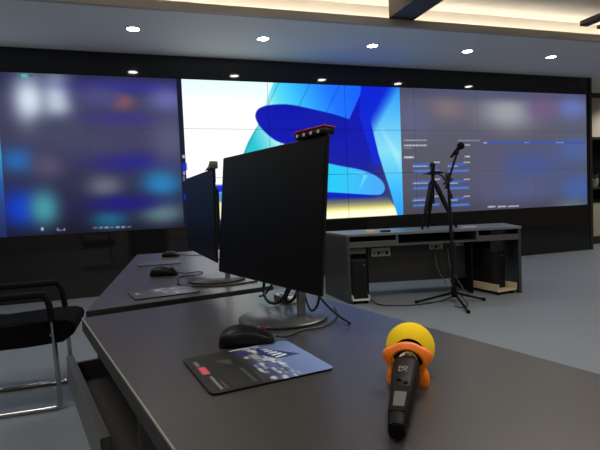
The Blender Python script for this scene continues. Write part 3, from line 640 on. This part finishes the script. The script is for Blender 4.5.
MB().tube([(0, 0, hub - .02), (0, 0, .26)], .012, 10).build('centre_column', M_black, tr, True)
b = MB(); b.box(-.03, .03, -.03, .03, .565, .61, .006); b.prism([(-.115, .575), (-.03, .60), (.05, .605), (.12, .585), (.12, .578), (.04, .575), (-.04, .575)], -.035, .035, .002, Matrix.Rotation(PI / 2, 4, 'X')); b.build('pan_head', M_black, tr)
MB().box(-.022, .022, -.02, .02, .61, .675, .01).lathe([(0, 0), (.028, .004), (.03, .02), (.02, .04), (0, .045)], 16, False, Matrix.Translation((0, 0, .655))).build('phone_clamp', M_black, tr, True)
MB().tube([(.03, -.03, .585), (.09, -.04, .55), (.13, -.05, .48), (.155, -.05, .40), (.185, -.05, .31)], [.008, .009, .010, .011, .012], 10, True).build('pan_handle', M_black, tr, True)
# ------------------------------------------------------------------ microphone stand with its microphone
mb_ = Vector((1.462, 4.70, 0)); ms = thing('microphone_stand', 'thin black boom microphone stand on the floor in front of the console', 'microphone stand', mb_, CRZ)
for fx, fy in ((-.36, .05), (-.07, -.46), (.29, -.02)):
    l = MB().tube([(0, 0, .10), (fx * .12, fy * .12, .085), (fx, fy, .014)], [.013, .012, .010], 10).build('leg', M_matte, ms, True)
    MB().lathe([(0, 0), (.016, 0), (.016, .026), (.01, .03), (0, .03)], 12, False, Matrix.Translation((fx, fy, 0))).build('rubber_foot', M_matte, l)
MB().lathe([(0, .05), (.024, .05), (.026, .12), (.018, .16), (0, .16)], 18, False).build('hub', M_matte, ms, True)
px_ = -.03
MB().tube([(0, 0, .1), (px_ * .6, 0, .75)], .015, 10).build('lower_pole', M_black, ms, True)
MB().tube([(px_ * .6, 0, .72), (px_, 0, 1.20)], .013, 10).build('upper_pole', M_black, ms, True)
MB().box(px_ - .025, px_ + .022, -.02, .02, 1.16, 1.25, .008).tube([(px_ - .05, 0, 1.145), (px_ + .045, 0, 1.19)], .012, 8).build('clutch', M_black, ms, True)
MB().tube([(px_ - .035, -.02, 1.10), (px_ + .01, -.02, 1.22), (px_ + .085, -.02, 1.43)], .0115, 10).build('boom_arm', M_black, ms, True)
hm = thing('microphone', 'black microphone held in the clip of the boom stand', 'microphone', ms.matrix_basis @ Vector((px_ + .085, -.02, 1.43)), CRZ)
v0, v1 = Vector((-.06, 0, -.035)), Vector((.055, 0, .085)); 
MB().tube([v0, v0.lerp(v1, .3), v0.lerp(v1, .75)], [.011, .015, .021], 14).build('body', M_matte, hm, True)
dirv = (v1 - v0).normalized(); q = dirv.to_track_quat('Z', 'Y').to_matrix().to_4x4()
MB().lathe([(0, -.03), (.02, -.028), (.033, -.012), (.036, .005), (.031, .022), (.018, .033), (0, .036)], 20, False, Matrix.Translation(v0.lerp(v1, .86)) @ q).build('grille', M_matte, hm, True)
MB().box(-.014, .014, -.02, .02, -.012, .03, .005).build('clip', M_black, hm)
cable('microphone_cable', [mb_ + Vector(p) for p in [(-.03, -.03, 1.15), (-.01, -.035, .8), (.015, -.035, .4), (.03, -.03, .14), (.06, -.05, .05), (.10, -.10, .006), (.04, -.24, .006), (-.03, -.26, .006), (-.06, -.18, .006)]], .004, 'black cable hanging down the boom microphone stand to the floor')
cable('floor_cable', [cp(.20, .05, .06), cp(.24, -.12, .006), cp(.35, -.22, .006), cp(.60, -.26, .006), cp(.80, -.20, .006), cp(.95, -.12, .006), cp(1.10, .05, .006)], .006, 'black cable snaking over the floor along the console front')
for i, (x0, x1) in enumerate(((.96, 1.06), (1.02, 1.12), (1.10, 1.20))):
    cable('console_cable', [cp(x0, .17, .49), cp(x0 - .01, .12, .30), cp(x0 + .06, .08, .16), cp(x1, .02 - .02 * i, .04), cp(x1 + .05, -.02 * i, .006)], .004, ['pale cable hanging from the middle socket panel of the console', 'cable crossing behind the foot of the microphone stand', 'cable dropping beside the beige tower stand'][i], 'cable', [M_grey_cable, M_cable, M_grey_cable][i])

# ------------------------------------------------------------------ cantilever visitor chair at the left
fx_ = Vector((.955, .295, 0)); fy_ = Vector((-.295, .955, 0)); HRZ = math.atan2(.295, .955)
ch = thing('visitor_chair', 'black chrome-framed cantilever chair at the left beside the far control desk', 'chair', (-1.30, 2.535, 0), HRZ)
# local x = facing direction, local y = across; runners on the floor, uprights, padded arms
WC_ = .42
for y in (0, WC_):
    pts = [(-.50, y, .0135), (-.03, y, .0135), (-.002, y, .02), (0, y, .05), (-.012, y, .45), (-.022, y, .575), (-.05, y, .615), (-.10, y, .617), (-.48, y, .617)]
    fr = MB().tube(pts, .0125, 12, True, 2).build('side_frame', M_chrome, ch, True)
    MB().box(-.44, -.035, y - .018, y + .018, .600, .634, .010).tube([(-.10, y, .619), (-.05, y, .616), (-.024, y, .578), (-.014, y, .47)], .0165, 10, True, 2).build('arm_pad', M_matte, fr)
MB().tube([(-.50, -.0, .012), (-.50, WC_, .012)], .0125, 12).build('rear_bar', M_chrome, ch, True)
MB().tube([(-.02, 0, .40), (-.02, WC_, .40)], .010, 12).build('seat_bar', M_chrome, ch, True)
# seat with a rolled front edge
rings = []
for y in np.linspace(.015, WC_ - .015, 9):
    k = abs(y - WC_ / 2) / (WC_ / 2); s_ = .008 * k ** 4
    out = [(-.46, .345), (-.46, .472 - s_), (-.30, .465 - s_), (-.05, .478 - s_), (.05, .475 - s_), (.085, .455), (.095, .43), (.085, .395), (.03, .355), (-.15, .345)]
    rings.append([Vector((x, y, z)) for x, z in out])
MB().loft(rings).build('seat', M_fabric, ch, True)
rings = []
for z, x in ((.47, -.47), (.60, -.50), (.75, -.54), (.90, -.59)):
    rings.append([Vector((x, .02, z)), Vector((x - .02, WC_ / 2, z)), Vector((x, WC_ - .02, z)), Vector((x + .03, WC_ - .02, z)), Vector((x + .01, WC_ / 2, z)), Vector((x + .03, .02, z))])
MB().loft(rings).build('backrest', M_fabric, ch, True)

# ------------------------------------------------------------------ display cabinet beyond the right end of the black wall
cab = thing('display_cabinet', 'cream and black display cabinet beyond the right end of the video wall', 'cabinet', wl(5.36, -.98, 0), WA)
# local x = s, local y = -t (negative y comes into the room)
MB().box(0, 2.2, -.45, 0, 2.70, 2.78, .004).build('crown', M_beam, cab)
MB().box(0, 2.2, -.42, 0, 1.98, 2.70, .003).build('upper_panel', M_wall, cab)
MB().box(0, 2.2, -.43, 0, 2.78, CEIL - .001).build('filler_panel', M_soffit, cab)
MB().box(0, 2.2, -.05, 0, .82, 1.98).build('niche_back', M_matte, cab)
MB().box(0, .05, -.42, -.05, .82, 1.98).build('side_panel', M_beam, cab)
MB().box(0.05, 2.2, -.42, -.05, 1.02, 1.06, .003).build('shelf', M_beam, cab)
MB().box(0, 2.2, -.45, 0, .78, .82, .003).build('counter', M_matte, cab)
MB().box(0, 2.2, -.42, 0, .14, .78, .002).build('lower_body', M_wall, cab)
for i in range(4):
    d_ = MB().box(.01 + i * .55, .54 + i * .55, -.44, -.42, .16, .765, .003).build('door', M_wall, cab)
    MB().tube([(.50 + i * .55, -.455, .42), (.50 + i * .55, -.455, .54)], .006, 8).build('handle', M_chrome, d_)
MB().box(0.02, 2.2, -.40, 0, 0, .14).build('plinth', M_beam, cab)
pp = wl(6.13, -.98 + .26, 1.0605); pl = thing('potted_plant', 'dusty green plant in a stone pot inside the cabinet niche at the right edge', 'plant', pp, 0)
MB().lathe([(0, 0), (.07, 0), (.10, .10), (.095, .16), (.085, .16), (.085, .14), (0, .14)], 24, False).build('pot', M_pot, pl, True)
b = MB()
for i in range(46):
    a = random.random() * 2 * PI; e = random.uniform(.2, 1.3); L = random.uniform(.14, .30); w_ = random.uniform(.018, .03)
    d0 = Vector((math.cos(a) * math.cos(e), math.sin(a) * math.cos(e), math.sin(e))); sdv = Vector((-math.sin(a), math.cos(a), 0)); o_ = Vector((0, 0, .13))
    rr = []
    for k_, wk in ((0, .2), (.35, 1), (.7, .8), (1, .08)):
        c_ = o_ + d0 * L * k_ + Vector((0, 0, -.12 * k_ * k_)); n_ = d0.cross(sdv) * .0015
        rr.append([c_ - sdv * w_ * wk - n_, c_ + sdv * w_ * wk - n_, c_ + sdv * w_ * wk + n_, c_ - sdv * w_ * wk + n_])
    b.loft(rr)
b.build('foliage', M_leaf, pl)

# ------------------------------------------------------------------ world, camera, view
w = bpy.data.worlds.new('room_air'); SC.world = w; w.use_nodes = True
w.node_tree.nodes['Background'].inputs['Color'].default_value = (.6, .65, .75, 1); w.node_tree.nodes['Background'].inputs['Strength'].default_value = .02
cd = bpy.data.cameras.new('camera'); cam = bpy.data.objects.new('camera', cd); COL.objects.link(cam); SC.camera = cam
cd.sensor_width = 36; cd.lens = 490 / 600 * 36; cd.clip_start = .02
roll = math.radians(2.4); pt = math.atan(25 * math.cos(roll) / 490)
Fv = Vector((0, math.cos(pt), -math.sin(pt))); U0 = Vector((0, math.sin(pt), math.cos(pt))); R0 = Vector((1, 0, 0))
Rv = R0 * math.cos(roll) - U0 * math.sin(roll); Uv = U0 * math.cos(roll) + R0 * math.sin(roll)
mw = Matrix((Rv, Uv, -Fv)).transposed().to_4x4(); mw.translation = Vector((0, 0, 1.05)); cam.matrix_world = mw
vs = SC.view_settings; vs.view_transform = 'Standard'; vs.look = 'None'; vs.gamma = 1; vs.use_curve_mapping = False; vs.exposure = 0
SC.cycles.max_bounces = 8; SC.cycles.sample_clamp_indirect = 6; SC.cycles.use_denoising = True
